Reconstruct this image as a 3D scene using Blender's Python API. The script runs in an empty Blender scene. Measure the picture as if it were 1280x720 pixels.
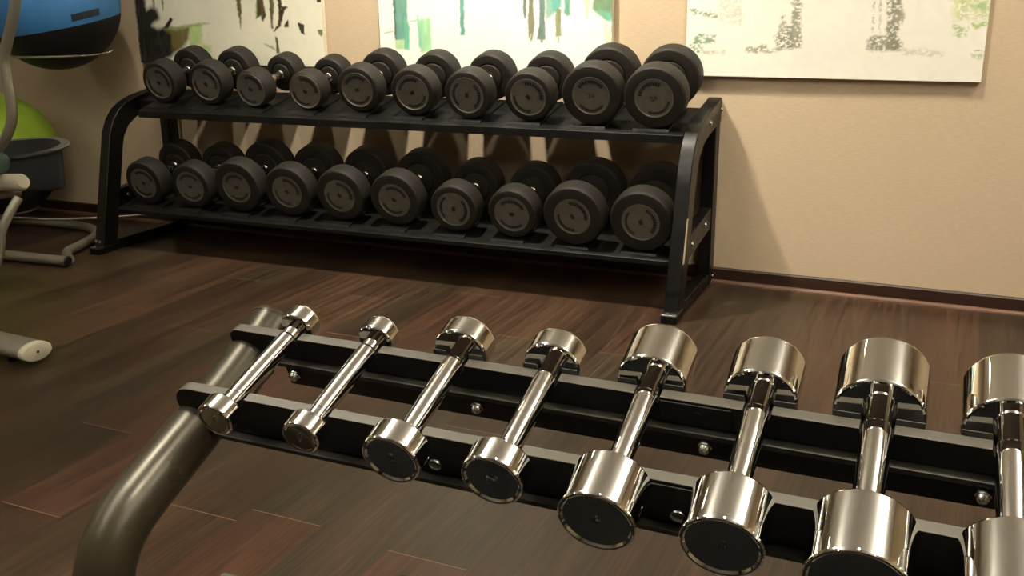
import bpy, bmesh, math, random
import numpy as np
from mathutils import Vector, Matrix
C = bpy.context.scene.collection
R = math.radians
random.seed(7)

# ------------------------------------------------------------------ camera
sc = bpy.context.scene
cd = bpy.data.cameras.new('camera'); cam = bpy.data.objects.new('camera', cd); C.objects.link(cam)
cd.sensor_width = 36.0; cd.lens = 36.0*1241.15/1280.0; cd.clip_start = .02
_r = Vector((0.90908, 0.41647, -0.01102)); _u = Vector((-0.10912, 0.26356, 0.95845)); _f = Vector((-0.40207, 0.87011, -0.28504))
cam.matrix_world = Matrix(((_r.x, _u.x, -_f.x, 0), (_r.y, _u.y, -_f.y, -3.7478), (_r.z, _u.z, -_f.z, 1.1), (0, 0, 0, 1)))
sc.camera = cam
# ------------------------------------------------------------------ world, light, exposure
w = bpy.data.worlds.new('world'); sc.world = w; w.use_nodes = True
w.node_tree.nodes['Background'].inputs[0].default_value = (1, .85, .65, 1)
w.node_tree.nodes['Background'].inputs[1].default_value = 0.02
sc.view_settings.view_transform = 'Standard'; sc.view_settings.look = 'None'
sc.view_settings.exposure = EXPO = 0.85; sc.view_settings.gamma = 1.0
sc.view_settings.use_curve_mapping = False
ZC = 2.62
WARM = (1.0, .91, .75); SOFT = (1.0, .95, .86)
# (x, y, watt, spot angle, blend, radius, tilt towards the wall, what it hangs above)
SPOTS = [(-1.6, -2.9, 66, 66, 1, .05, -6, 'above the left part of the chrome rack'),
         (-1.75, -.80, 165, 95, .9, .05, 20, 'near the wall above the middle painting'),
         (-.45, -.95, 52, 95, .9, .05, 25, 'near the wall above the pale right painting'),
         (-3.1, -.90, 26, 90, .9, .05, 25, 'near the wall above the cream painting at the left'),
         (.9, -1.1, 56, 100, .9, .05, 25, 'near the wall at the far right'),
         (-.1, -3.1, 100, 66, 1, .05, -8, 'above the right part of the chrome rack')]
# added line lamps for ceiling fill and chrome stripes, running towards the wall: (x, y centre, z, length, watt up, watt down, where)
ADDED_LINES = [(1.15, -2.9, 2.30, 3.0, 33, .5, 'right of the chrome rack'), (-1.75, -3.3, 2.30, 2.6, 33, .5, 'left of the chrome rack'), (-4.3, -3.6, 2.30, 2.4, 3, .5, 'above the cross trainer')]

# ------------------------------------------------------------------ helpers
def new_obj(name, me, parent=None):
    o = bpy.data.objects.new(name, me); C.objects.link(o)
    if parent is not None: o.parent = parent
    return o
def tag(o, label, cat, group=None):
    o['label'] = label; o['category'] = cat
    if group: o['group'] = group
    return o
def thing(name, label, cat, loc=(0, 0, 0), group=None, mat=None):
    o = new_obj(name, None); o.empty_display_size = .05
    if mat is not None: o.matrix_world = mat
    else: o.location = loc
    return tag(o, label, cat, group)
def mesh_of(name, bm, m, smooth=35):
    me = bpy.data.meshes.new(name); bmesh.ops.recalc_face_normals(bm, faces=bm.faces[:]); bm.to_mesh(me); bm.free()
    for mm in (m if isinstance(m, (list, tuple)) else [m]): me.materials.append(mm)
    if smooth:
        me.shade_smooth(); me.set_sharp_from_angle(angle=R(smooth))
    return me
def obj(name, bm, m, parent=None, smooth=35, bevel=0, seg=2):
    o = new_obj(name, mesh_of(name, bm, m, smooth), parent)
    if bevel: add_bevel(o, bevel, seg)
    return o
def add_bevel(o, wd, seg=2):
    b = o.modifiers.new('bevel', 'BEVEL'); b.width = wd; b.segments = seg; b.limit_method = 'ANGLE'; b.angle_limit = R(40)
    b.harden_normals = True
def struct(name, bm, m, smooth=0):
    o = obj(name, bm, m, None, smooth); o['kind'] = 'structure'; return o
def add_box(bm, lo, hi, M=None):
    vs = []
    for z in (lo[2], hi[2]):
        for x, y in ((lo[0], lo[1]), (hi[0], lo[1]), (hi[0], hi[1]), (lo[0], hi[1])):
            v = Vector((x, y, z)); vs.append(bm.verts.new(M @ v if M else v))
    for f in ((0, 3, 2, 1), (4, 5, 6, 7), (0, 1, 5, 4), (1, 2, 6, 5), (2, 3, 7, 6), (3, 0, 4, 7)):
        bm.faces.new([vs[i] for i in f])
    return vs
def box(lo, hi, M=None):
    bm = bmesh.new(); add_box(bm, lo, hi, M); return bm
def frame_of(d):
    d = Vector(d).normalized(); a = Vector((0, 0, 1)) if abs(d.z) < .9 else Vector((1, 0, 0))
    x = a.cross(d).normalized(); return x, d.cross(x)
def add_lathe(bm, prof, o=(0, 0, 0), axis=(0, 1, 0), seg=64):
    """prof: (distance along axis, radius) pairs"""
    o = Vector(o); ax = Vector(axis).normalized(); X, Y = frame_of(ax); rings = []
    for t, r in prof:
        if r < 1e-6: rings.append([bm.verts.new(o+ax*t)])
        else: rings.append([bm.verts.new(o+ax*t+X*(r*math.cos(2*math.pi*k/seg))+Y*(r*math.sin(2*math.pi*k/seg))) for k in range(seg)])
    for a, b in zip(rings, rings[1:]):
        if len(a) == 1 and len(b) == 1: continue
        for k in range(seg):
            j = (k+1) % seg
            if len(a) == 1: bm.faces.new((a[0], b[j], b[k]))
            elif len(b) == 1: bm.faces.new((a[k], a[j], b[0]))
            else: bm.faces.new((a[k], a[j], b[j], b[k]))
def lathe(prof, o=(0, 0, 0), axis=(0, 1, 0), seg=64):
    bm = bmesh.new(); add_lathe(bm, prof, o, axis, seg); return bm
def smooth_path(pts, n=8, closed=False):
    """Catmull-Rom through the points"""
    P = [Vector(p) for p in pts]; out = []
    N = len(P)
    for i in range(N if closed else N-1):
        if closed: a, b, c, d = P[(i-1) % N], P[i], P[(i+1) % N], P[(i+2) % N]
        else: a, b, c, d = P[max(i-1, 0)], P[i], P[i+1], P[min(i+2, N-1)]
        for k in range(n):
            t = k/n
            out.append(.5*((2*b)+(c-a)*t+(2*a-5*b+4*c-d)*t*t+(3*b-a-3*c+d)*t**3))
    if not closed: out.append(P[-1])
    return out
def add_tube(bm, path, r, seg=20, closed=False, cap=True, squash=None):
    P = [Vector(p) for p in path]; N = len(P); rings = []; prevx = None
    for i in range(N):
        if closed: d = P[(i+1) % N]-P[(i-1) % N]
        else: d = P[min(i+1, N-1)]-P[max(i-1, 0)]
        d.normalize()
        if prevx is None: x, y = frame_of(d)
        else:
            x = (prevx-d*prevx.dot(d)).normalized(); y = d.cross(x)
        prevx = x
        rr = r(i/(N-1)) if callable(r) else r
        ra, rb = (rr, rr) if squash is None else (rr*squash[0], rr*squash[1])
        rings.append([bm.verts.new(P[i]+x*(ra*math.cos(2*math.pi*k/seg))+y*(rb*math.sin(2*math.pi*k/seg))) for k in range(seg)])
    for i in range(N if closed else N-1):
        a, b = rings[i], rings[(i+1) % N]
        for k in range(seg):
            j = (k+1) % seg; bm.faces.new((a[k], a[j], b[j], b[k]))
    if cap and not closed: bm.faces.new(rings[0][::-1]); bm.faces.new(rings[-1])
def tube(path, r, seg=20, closed=False, cap=True, squash=None):
    bm = bmesh.new(); add_tube(bm, path, r, seg, closed, cap, squash); return bm
def add_prism(bm, poly, fn, t0, t1):
    """poly: 2-D outline, fn(a, b, t) -> point"""
    A = [bm.verts.new(fn(a, b, t0)) for a, b in poly]; B = [bm.verts.new(fn(a, b, t1)) for a, b in poly]
    n = len(poly)
    for i in range(n):
        j = (i+1) % n; bm.faces.new((A[i], A[j], B[j], B[i]))
    bm.faces.new(A[::-1]); bm.faces.new(B)
def prism(poly, fn, t0, t1):
    bm = bmesh.new(); add_prism(bm, poly, fn, t0, t1); return bm
def srgb(c):
    return tuple(((v/255)/12.92 if v/255 <= .04045 else ((v/255+.055)/1.055)**2.4) for v in c)
def glyph(bm, text, M, size, depth):
    """adds the characters as raised type; M maps (x right, y up, z out)"""
    cu = bpy.data.curves.new('t', 'FONT'); cu.body = text; cu.size = size; cu.extrude = depth; cu.align_x = 'CENTER'; cu.align_y = 'CENTER'; cu.resolution_u = 4
    to = bpy.data.objects.new('t', cu); me = to.to_mesh()
    vs = [bm.verts.new(M @ v.co) for v in me.vertices]
    for p in me.polygons:
        try: bm.faces.new([vs[i] for i in p.vertices])
        except ValueError: pass
    to.to_mesh_clear(); bpy.data.objects.remove(to); bpy.data.curves.remove(cu)

# ------------------------------------------------------------------ materials
def mat(name, col, rough=.5, metal=0, spec=.5, coat=0):
    m = bpy.data.materials.new(name); m.use_nodes = True; b = m.node_tree.nodes['Principled BSDF']
    b.inputs['Base Color'].default_value = (*srgb(col), 1); b.inputs['Roughness'].default_value = rough
    b.inputs['Metallic'].default_value = metal; b.inputs['Specular IOR Level'].default_value = spec
    b.inputs['Coat Weight'].default_value = coat
    return m
def nz(m, scale=(1, 1, 1), sc_=5, detail=4, coord='Object'):
    nt = m.node_tree; tc = nt.nodes.new('ShaderNodeTexCoord'); mp = nt.nodes.new('ShaderNodeMapping'); mp.inputs['Scale'].default_value = scale
    n = nt.nodes.new('ShaderNodeTexNoise'); n.inputs['Scale'].default_value = sc_; n.inputs['Detail'].default_value = detail
    nt.links.new(tc.outputs[coord], mp.inputs[0]); nt.links.new(mp.outputs[0], n.inputs[0]); return n
def vary(m, c1, c2, scale=(1, 1, 1), sc_=5, detail=4, lo=.3, hi=.7):
    nt = m.node_tree; n = nz(m, scale, sc_, detail); r = nt.nodes.new('ShaderNodeValToRGB')
    r.color_ramp.elements[0].position = lo; r.color_ramp.elements[1].position = hi
    r.color_ramp.elements[0].color = (*srgb(c1), 1); r.color_ramp.elements[1].color = (*srgb(c2), 1)
    nt.links.new(n.outputs[0], r.inputs[0]); nt.links.new(r.outputs[0], nt.nodes['Principled BSDF'].inputs['Base Color'])
def bump(m, dist=.001, strength=.3, scale=(1, 1, 1), sc_=200, detail=3):
    nt = m.node_tree; n = nz(m, scale, sc_, detail); b = nt.nodes.new('ShaderNodeBump'); b.inputs['Distance'].default_value = dist; b.inputs['Strength'].default_value = strength
    nt.links.new(n.outputs[0], b.inputs['Height']); nt.links.new(b.outputs[0], nt.nodes['Principled BSDF'].inputs['Normal'])
def rough_vary(m, a, b, sc_=8, scale=(1, 1, 1)):
    nt = m.node_tree; n = nz(m, scale, sc_, 5); mr = nt.nodes.new('ShaderNodeMapRange'); mr.inputs[1].default_value = .3; mr.inputs[2].default_value = .7
    mr.inputs[3].default_value = a; mr.inputs[4].default_value = b
    nt.links.new(n.outputs[0], mr.inputs[0]); nt.links.new(mr.outputs[0], nt.nodes['Principled BSDF'].inputs['Roughness'])

M_wall = mat('wallpaper', (214, 194, 160), .8, spec=.2); vary(M_wall, (195, 175, 146), (204, 184, 156), (40, 40, 220), 1, 3); bump(M_wall, .0006, .35, (60, 60, 500), 1, 3)
M_wall2 = mat('room_wall', (176, 158, 128), .8, spec=.2); vary(M_wall2, (168, 150, 120), (182, 164, 134), sc_=2)
M_dwall = mat('dark_wall', (70, 52, 38), .6); vary(M_dwall, (60, 44, 32), (82, 62, 46), (6, 6, 1), 2)
M_ceil = mat('ceiling_paint', (234, 230, 220), .85); vary(M_ceil, (230, 226, 216), (238, 234, 224), sc_=1.5)
M_base = mat('baseboard_wood', (48, 30, 22), .4); vary(M_base, (40, 25, 18), (62, 40, 28), (2, 30, 30), 2)
M_trim = mat('quarter_round', (104, 74, 54), .45); vary(M_trim, (92, 64, 46), (116, 84, 62), (2, 30, 30), 2)
M_black = mat('black_powder_coat', (12, 11, 9), .32, spec=.4); rough_vary(M_black, .3, .42, 30); bump(M_black, .0002, .25, sc_=900)
M_tray = mat('black_tray', (13, 12, 10), .42, spec=.4); rough_vary(M_tray, .36, .5, 20); bump(M_tray, .0003, .3, sc_=700)
M_rubber = mat('black_rubber', (50, 46, 41), .62, spec=.35); vary(M_rubber, (29, 26, 20), (35, 31, 25), sc_=14); bump(M_rubber, .0003, .4, sc_=400)
M_disc = mat('grey_cap', (100, 96, 88), .5); vary(M_disc, (80, 77, 67), (93, 89, 78), sc_=40)
M_ink = mat('dark_lettering', (40, 37, 33), .6); vary(M_ink, (16, 15, 13), (22, 20, 17), sc_=60)
M_chrome = mat('polished_chrome', (238, 238, 234), .03, 1); rough_vary(M_chrome, .012, .04, 14)
M_steel = mat('brushed_steel', (200, 194, 178), .25, 1); rough_vary(M_steel, .2, .32, 60)
M_bolt = mat('zinc_bolt', (190, 190, 184), .25, 1); rough_vary(M_bolt, .2, .3, 80)
M_silver = mat('silver_paint', (150, 146, 130), .36, .55); rough_vary(M_silver, .3, .42, 25)
M_cream = mat('cream_plastic', (196, 190, 166), .4); vary(M_cream, (190, 184, 160), (202, 196, 172), sc_=20)
M_leg = mat('grey_lacquer', (62, 56, 41), .3, .35); rough_vary(M_leg, .26, .36, 18)
M_rail = mat('satin_black_rail', (20, 19, 19), .4); rough_vary(M_rail, .36, .46, 25)
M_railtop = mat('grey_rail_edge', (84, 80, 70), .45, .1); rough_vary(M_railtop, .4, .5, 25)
M_ledge = mat('ledge_metal', (62, 60, 53), .4, .2); rough_vary(M_ledge, .35, .45, 25)
M_pad = mat('saddle_rubber', (58, 56, 52), .55); vary(M_pad, (54, 52, 48), (62, 60, 56), sc_=40)
M_tub = mat('dark_grey_plastic', (62, 64, 66), .5); vary(M_tub, (40, 42, 45), (48, 50, 53), sc_=20)
M_rim = mat('grey_rim', (112, 110, 102), .5); vary(M_rim, (84, 83, 76), (95, 94, 87), sc_=20)
M_teal = mat('teal_plastic', (60, 84, 80), .5); vary(M_teal, (56, 80, 76), (64, 88, 84), sc_=20)
M_hole = mat('black_plastic', (14, 13, 12), .5); vary(M_hole, (12, 11, 10), (17, 16, 15), sc_=20)
M_sticker = mat('pale_sticker', (205, 190, 150), .5); vary(M_sticker, (198, 183, 143), (212, 197, 157), sc_=60)
M_side = mat('dark_canvas_edge', (58, 48, 36), .7); vary(M_side, (54, 44, 33), (63, 52, 40), sc_=60)

def emit(name, col, s):
    m = bpy.data.materials.new(name); m.use_nodes = True; nt = m.node_tree; b = nt.nodes['Principled BSDF']
    b.inputs['Base Color'].default_value = (.8, .8, .8, 1); b.inputs['Emission Color'].default_value = (*col, 1); b.inputs['Emission Strength'].default_value = s
    return m
M_lamp = emit('lamp_glow', (1, .88, .68), 30)
M_line = emit('added_line_glow', (1, .96, .88), 8)  # glow of the added line lamps, mirrored as stripes in the chrome

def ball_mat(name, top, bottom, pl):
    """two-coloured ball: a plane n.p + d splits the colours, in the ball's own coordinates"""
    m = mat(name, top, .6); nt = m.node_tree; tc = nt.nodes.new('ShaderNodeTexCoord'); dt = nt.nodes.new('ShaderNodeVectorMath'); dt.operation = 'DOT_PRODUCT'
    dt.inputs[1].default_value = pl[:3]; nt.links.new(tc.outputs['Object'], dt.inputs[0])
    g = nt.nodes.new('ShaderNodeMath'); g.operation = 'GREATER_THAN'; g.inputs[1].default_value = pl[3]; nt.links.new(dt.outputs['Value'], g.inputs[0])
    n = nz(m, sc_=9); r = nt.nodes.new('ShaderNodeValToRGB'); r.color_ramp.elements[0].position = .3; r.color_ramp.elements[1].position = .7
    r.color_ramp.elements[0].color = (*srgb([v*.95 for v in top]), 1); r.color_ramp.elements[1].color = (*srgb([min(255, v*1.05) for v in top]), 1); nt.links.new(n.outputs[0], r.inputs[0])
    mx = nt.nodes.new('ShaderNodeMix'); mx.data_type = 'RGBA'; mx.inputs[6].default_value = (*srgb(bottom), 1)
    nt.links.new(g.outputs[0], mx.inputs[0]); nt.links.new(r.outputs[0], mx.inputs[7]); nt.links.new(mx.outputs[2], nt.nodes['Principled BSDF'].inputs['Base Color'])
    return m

# floor planks: colour comes from a per-plank attribute, grain from stretched noise
def floor_mat():
    m = mat('wood_floor', (90, 66, 50), .3, spec=.3); nt = m.node_tree; L = nt.links; bs = nt.nodes['Principled BSDF']
    at = nt.nodes.new('ShaderNodeAttribute'); at.attribute_name = 'plank'
    n1 = nz(m, (40, 1.3, 1), 1.6, 8); n1.inputs['Roughness'].default_value = .65
    n2 = nz(m, (110, 3.0, 1), 2.0, 5)
    n3 = nz(m, (9, .7, 1), 1.0, 3)
    def rng(n, lo, hi, a, b):
        q = nt.nodes.new('ShaderNodeMapRange'); q.inputs[1].default_value = lo; q.inputs[2].default_value = hi; q.inputs[3].default_value = a; q.inputs[4].default_value = b; L.new(n.outputs[0], q.inputs[0]); return q
    q1 = rng(n1, .3, .7, .55, 1.50); q2 = rng(n2, .3, .7, .72, 1.30); q3 = rng(n3, .3, .7, .70, 1.28)
    a = nt.nodes.new('ShaderNodeMath'); a.operation = 'MULTIPLY'; L.new(q1.outputs[0], a.inputs[0]); L.new(q2.outputs[0], a.inputs[1])
    a2 = nt.nodes.new('ShaderNodeMath'); a2.operation = 'MULTIPLY'; L.new(a.outputs[0], a2.inputs[0]); L.new(q3.outputs[0], a2.inputs[1])
    v = nt.nodes.new('ShaderNodeVectorMath'); v.operation = 'SCALE'; L.new(at.outputs['Color'], v.inputs[0]); L.new(a2.outputs[0], v.inputs[3])
    # thin pale bevel line along plank borders from the plank's own UV
    uv = nt.nodes.new('ShaderNodeUVMap'); uv.uv_map = 'edge'; sx = nt.nodes.new('ShaderNodeSeparateXYZ'); L.new(uv.outputs[0], sx.inputs[0])
    lt = nt.nodes.new('ShaderNodeMath'); lt.operation = 'LESS_THAN'; lt.inputs[1].default_value = .0016; L.new(sx.outputs[1], lt.inputs[0])
    lt2 = nt.nodes.new('ShaderNodeMath'); lt2.operation = 'LESS_THAN'; lt2.inputs[1].default_value = .0009; L.new(sx.outputs[0], lt2.inputs[0])
    m1 = nt.nodes.new('ShaderNodeMix'); m1.data_type = 'RGBA'; m1.inputs[7].default_value = (*srgb((150, 118, 92)), 1); L.new(lt.outputs[0], m1.inputs[0]); L.new(v.outputs[0], m1.inputs[6])
    m2 = nt.nodes.new('ShaderNodeMix'); m2.data_type = 'RGBA'; m2.inputs[7].default_value = (*srgb((52, 38, 28)), 1); L.new(lt2.outputs[0], m2.inputs[0]); L.new(m1.outputs[2], m2.inputs[6])
    L.new(m2.outputs[2], bs.inputs['Base Color'])
    r = rng(n1, .3, .7, .30, .42); L.new(r.outputs[0], bs.inputs['Roughness'])
    b = nt.nodes.new('ShaderNodeBump'); b.inputs['Distance'].default_value = .0005; b.inputs['Strength'].default_value = .35; L.new(n2.outputs[0], b.inputs['Height']); L.new(b.outputs[0], bs.inputs['Normal'])
    return m
M_floor = floor_mat()

# ------------------------------------------------------------------ room
X0, X1, Y0, Y1 = -5.6, 2.4, -6.2, 0.0
def build_floor():
    bm = bmesh.new(); cl = bm.loops.layers.float_color.new('plank'); ul = bm.loops.layers.uv.new('edge')
    W = .1835; x = -1.183-25*W; i = -25; rng = random.Random(11)
    pal = [(64, 48, 35), (57, 42, 31), (69, 51, 37), (52, 40, 29), (62, 49, 36), (66, 47, 34), (55, 44, 32), (65, 48, 35)]
    red = (76, 52, 38)
    fix = {-1: -2.19, 1: -2.215, -4: -2.39, 0: -2.9}
    special = {(-1, 'lo'): red, (1, 'lo'): (74, 54, 40), (-4, 'hi'): (68, 47, 36), (0, 'hi'): (64, 52, 40), (-1, 'hi'): (64, 53, 40), (1, 'hi'): (62, 51, 39), (2, 'hi'): (70, 51, 38), (-3, 'hi'): (60, 48, 36)}
    while x < X1:
        a, b = max(x, X0), min(x+W, X1)
        if b > a:
            y0 = fix.get(i, -6.2+rng.random()*1.25); ys = [y0]
            while ys[0] > Y0: ys.insert(0, ys[0]-1.28)
            while ys[-1] < Y1: ys.append(ys[-1]+1.28)
            for p, q in zip(ys, ys[1:]):
                p2, q2 = max(p, Y0), min(q, Y1)
                if q2 <= p2: continue
                c = pal[rng.randrange(len(pal))]
                if i in fix:
                    if abs(q-y0) < .01 and (i, 'lo') in special: c = special[(i, 'lo')]
                    if abs(p-y0) < .01 and (i, 'hi') in special: c = special[(i, 'hi')]
                vs = [bm.verts.new((s, t, 0)) for s, t in ((a, p2), (b, p2), (b, q2), (a, q2))]
                f = bm.faces.new(vs); lin = srgb(c)
                for l, uvv in zip(f.loops, ((0, 0), (b-a, 0), (b-a, q2-p2), (0, q2-p2))):
                    l[cl] = (*lin, 1); l[ul].uv = uvv
        x += W; i += 1
    add_box(bm, (X0, Y0, -.1), (X1, Y1, -.004))
    struct('floor', bm, M_floor)
build_floor()
T = .12
struct('wall_back', box((X0-T, 0, 0), (X1+T, T, ZC)), M_wall)
struct('wall_left', box((X0-T, Y0, 0), (X0, 0, ZC)), M_wall2)
struct('wall_right', box((X1, Y0, 0), (X1+T, 0, ZC)), M_wall2)
struct('wall_front', box((X0-T, Y0-T, 0), (X1+T, Y0, ZC)), M_dwall)
struct('ceiling', box((X0-T, Y0-T, ZC), (X1+T, T, ZC+.1)), M_ceil)
bm = bmesh.new(); add_prism(bm, [(-.0005, .0), (-.0005, .06), (-.010, .06), (-.014, .055), (-.014, .0)], lambda a, b, t: Vector((t, a, b)), X0, X1)
struct('baseboard_back', bm, M_base)
bm = bmesh.new(); add_prism(bm, [(-.0145, .0)]+[(-.0145-.014*math.cos(R(k*15)), .014*math.sin(R(k*15))) for k in range(7)], lambda a, b, t: Vector((t, a, b)), X0, X1)
struct('trim_1', bm, M_trim, 40)

# recessed downlights with their own lamps
for k, (x, y, e, ang, bl, rad, tilt, wh) in enumerate(SPOTS):
    t = thing('ceiling_downlight', 'round recessed ceiling downlight '+wh, 'downlight', (x, y, ZC), 'ceiling downlights')
    obj('trim_ring', lathe([(0, .048), (.0, .062), (.006, .066), (.010, .060), (.008, .048), (0, .048)], (0, 0, 0), (0, 0, -1), 40), M_steel, t)
    obj('lamp_lens', lathe([(.001, 0), (.001, .047), (.004, .047), (.005, 0)], (0, 0, 0), (0, 0, -1), 32), M_lamp, t)
    ld = bpy.data.lights.new('downlight_lamp', 'SPOT'); ld.energy = e; ld.color = WARM; ld.spot_size = R(ang); ld.spot_blend = bl; ld.shadow_soft_size = rad
    lo = bpy.data.objects.new('downlight_lamp', ld); C.objects.link(lo); lo.parent = t; lo.location = (0, 0, -.06); lo.rotation_euler = (R(tilt), 0, 0)

for x, y, z, L, up, dn, wh in ADDED_LINES:  # added lamps: uplight brightens the ceiling, glowing strip shows in the chrome
    t = thing('added_line_lamp', 'added unseen line lamp, long and slim, '+wh, 'ceiling lamp', (x, y, z), 'added unseen line lamps')
    obj('lamp_body', box((-.07, -L/2, -.02), (.07, L/2, .02)), M_silver, t, 30, .004)
    obj('diffuser', box((-.06, -L/2+.01, -.026), (.06, L/2-.01, -.0205)), M_line, t, 0)
    for s_ in (-1, 1): obj('cable', tube([(0, s_*L*.42, .02), (0, s_*L*.42, ZC-z)], .0015, 8), M_steel, t, 60)
    for e, zz, rot in ((up, .03, math.pi), (dn, -.03, 0)):
        ld = bpy.data.lights.new('added_line_light', 'AREA'); ld.shape = 'RECTANGLE'; ld.size = .05; ld.size_y = L*.96; ld.energy = e; ld.color = SOFT
        lo = bpy.data.objects.new('added_line_light', ld); C.objects.link(lo); lo.parent = t; lo.location = (0, 0, zz); lo.rotation_euler = (rot, 0, 0)

# ------------------------------------------------------------------ paintings
P1 = [
  ([(-3.673, 1.108), (-3.633, 1.108), (-3.611, 1.093), (-3.608, 1.042), (-3.572, 1.057), (-3.544, 1.042), (-3.53, 1.006), (-3.585, 0.969), (-3.557, 0.955), (-3.467, 0.962), (-3.434, 0.926), (-3.422, 0.868), (-3.486, 0.83), (-3.614, 0.775), (-3.686, 0.766)], (22, 20, 12), 0.012),
  ([(-3.546, 0.929), (-3.466, 1.006), (-3.448, 0.999), (-3.506, 0.933), (-3.535, 0.903)], (25, 22, 14), 0.003),
  ([(-3.514, 0.947), (-3.35, 0.973), (-3.369, 0.905), (-3.412, 0.868), (-3.477, 0.86), (-3.473, 0.926)], (120, 110, 60), 0.01),
  ([(-3.355, 0.97), (-3.278, 0.981), (-3.295, 0.887), (-3.363, 0.876)], (185, 210, 135), 0.008),
  ([(-3.29, 0.887), (-3.239, 0.877), (-3.243, 0.848), (-3.3, 0.847)], (190, 205, 140), 0.01),
  ([(-3.513, 0.955), (-3.245, 0.984), (-3.236, 0.981), (-3.44, 0.948)], (150, 165, 100), 0.006),
  ([(-3.52, 1.103), (-3.486, 1.103), (-3.501, 1.038), (-3.51, 1.038)], (110, 110, 60), 0.004),
  ([(-3.565, 1.1), (-3.548, 1.086), (-3.554, 1.042), (-3.564, 1.042)], (120, 120, 80), 0.004),
  ([(-3.092, 1.1), (-3.038, 1.099), (-3.045, 1.04), (-3.059, 0.957), (-3.063, 0.999), (-3.07, 1.054)], (90, 80, 40), 0.004),
  ([(-2.961, 1.068), (-2.934, 1.071), (-2.946, 1.006), (-2.968, 1.006)], (130, 165, 85), 0.004),
  ([(-2.936, 1.095), (-2.918, 1.064), (-2.91, 1.012), (-2.93, 0.988), (-2.94, 1.013), (-2.968, 1.002), (-2.958, 1.013)], (75, 60, 30), 0.003),
  ([(-2.875, 1.094), (-2.853, 1.094), (-2.864, 1.03), (-2.876, 0.999), (-2.875, 0.957), (-2.884, 0.957), (-2.888, 1.006)], (100, 90, 50), 0.003),
  ([(-2.827, 1.094), (-2.822, 1.012), (-2.835, 0.971), (-2.868, 0.947), (-2.881, 0.947), (-2.847, 0.978), (-2.839, 1.019), (-2.842, 1.074)], (60, 42, 22), 0.003),
  ([(-2.827, 1.057), (-2.788, 1.05), (-2.811, 1.036), (-2.825, 0.985), (-2.832, 0.999)], (50, 38, 20), 0.002),
  ([(-2.817, 0.971), (-2.793, 0.999), (-2.792, 0.965), (-2.809, 0.964)], (60, 45, 25), 0.002),
  ([(-2.743, 0.985), (-2.709, 0.975), (-2.709, 0.931), (-2.729, 0.941)], (45, 38, 20), 0.001),
  ([(-2.639, 0.952), (-2.61, 0.955), (-2.616, 0.925), (-2.636, 0.938)], (110, 130, 80), 0.002),
  ([(-2.653, 1.093), (-2.599, 1.092), (-2.609, 1.069), (-2.634, 1.069)], (40, 32, 20), 0.002),
  ([(-2.87, 0.926), (-2.857, 0.916), (-2.85, 0.853), (-2.868, 0.853), (-2.869, 0.888)], (85, 90, 45), 0.002),
  ([(-2.939, 0.894), (-2.891, 0.884), (-2.867, 0.86), (-2.901, 0.874)], (150, 155, 110), 0.004),
]
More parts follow.
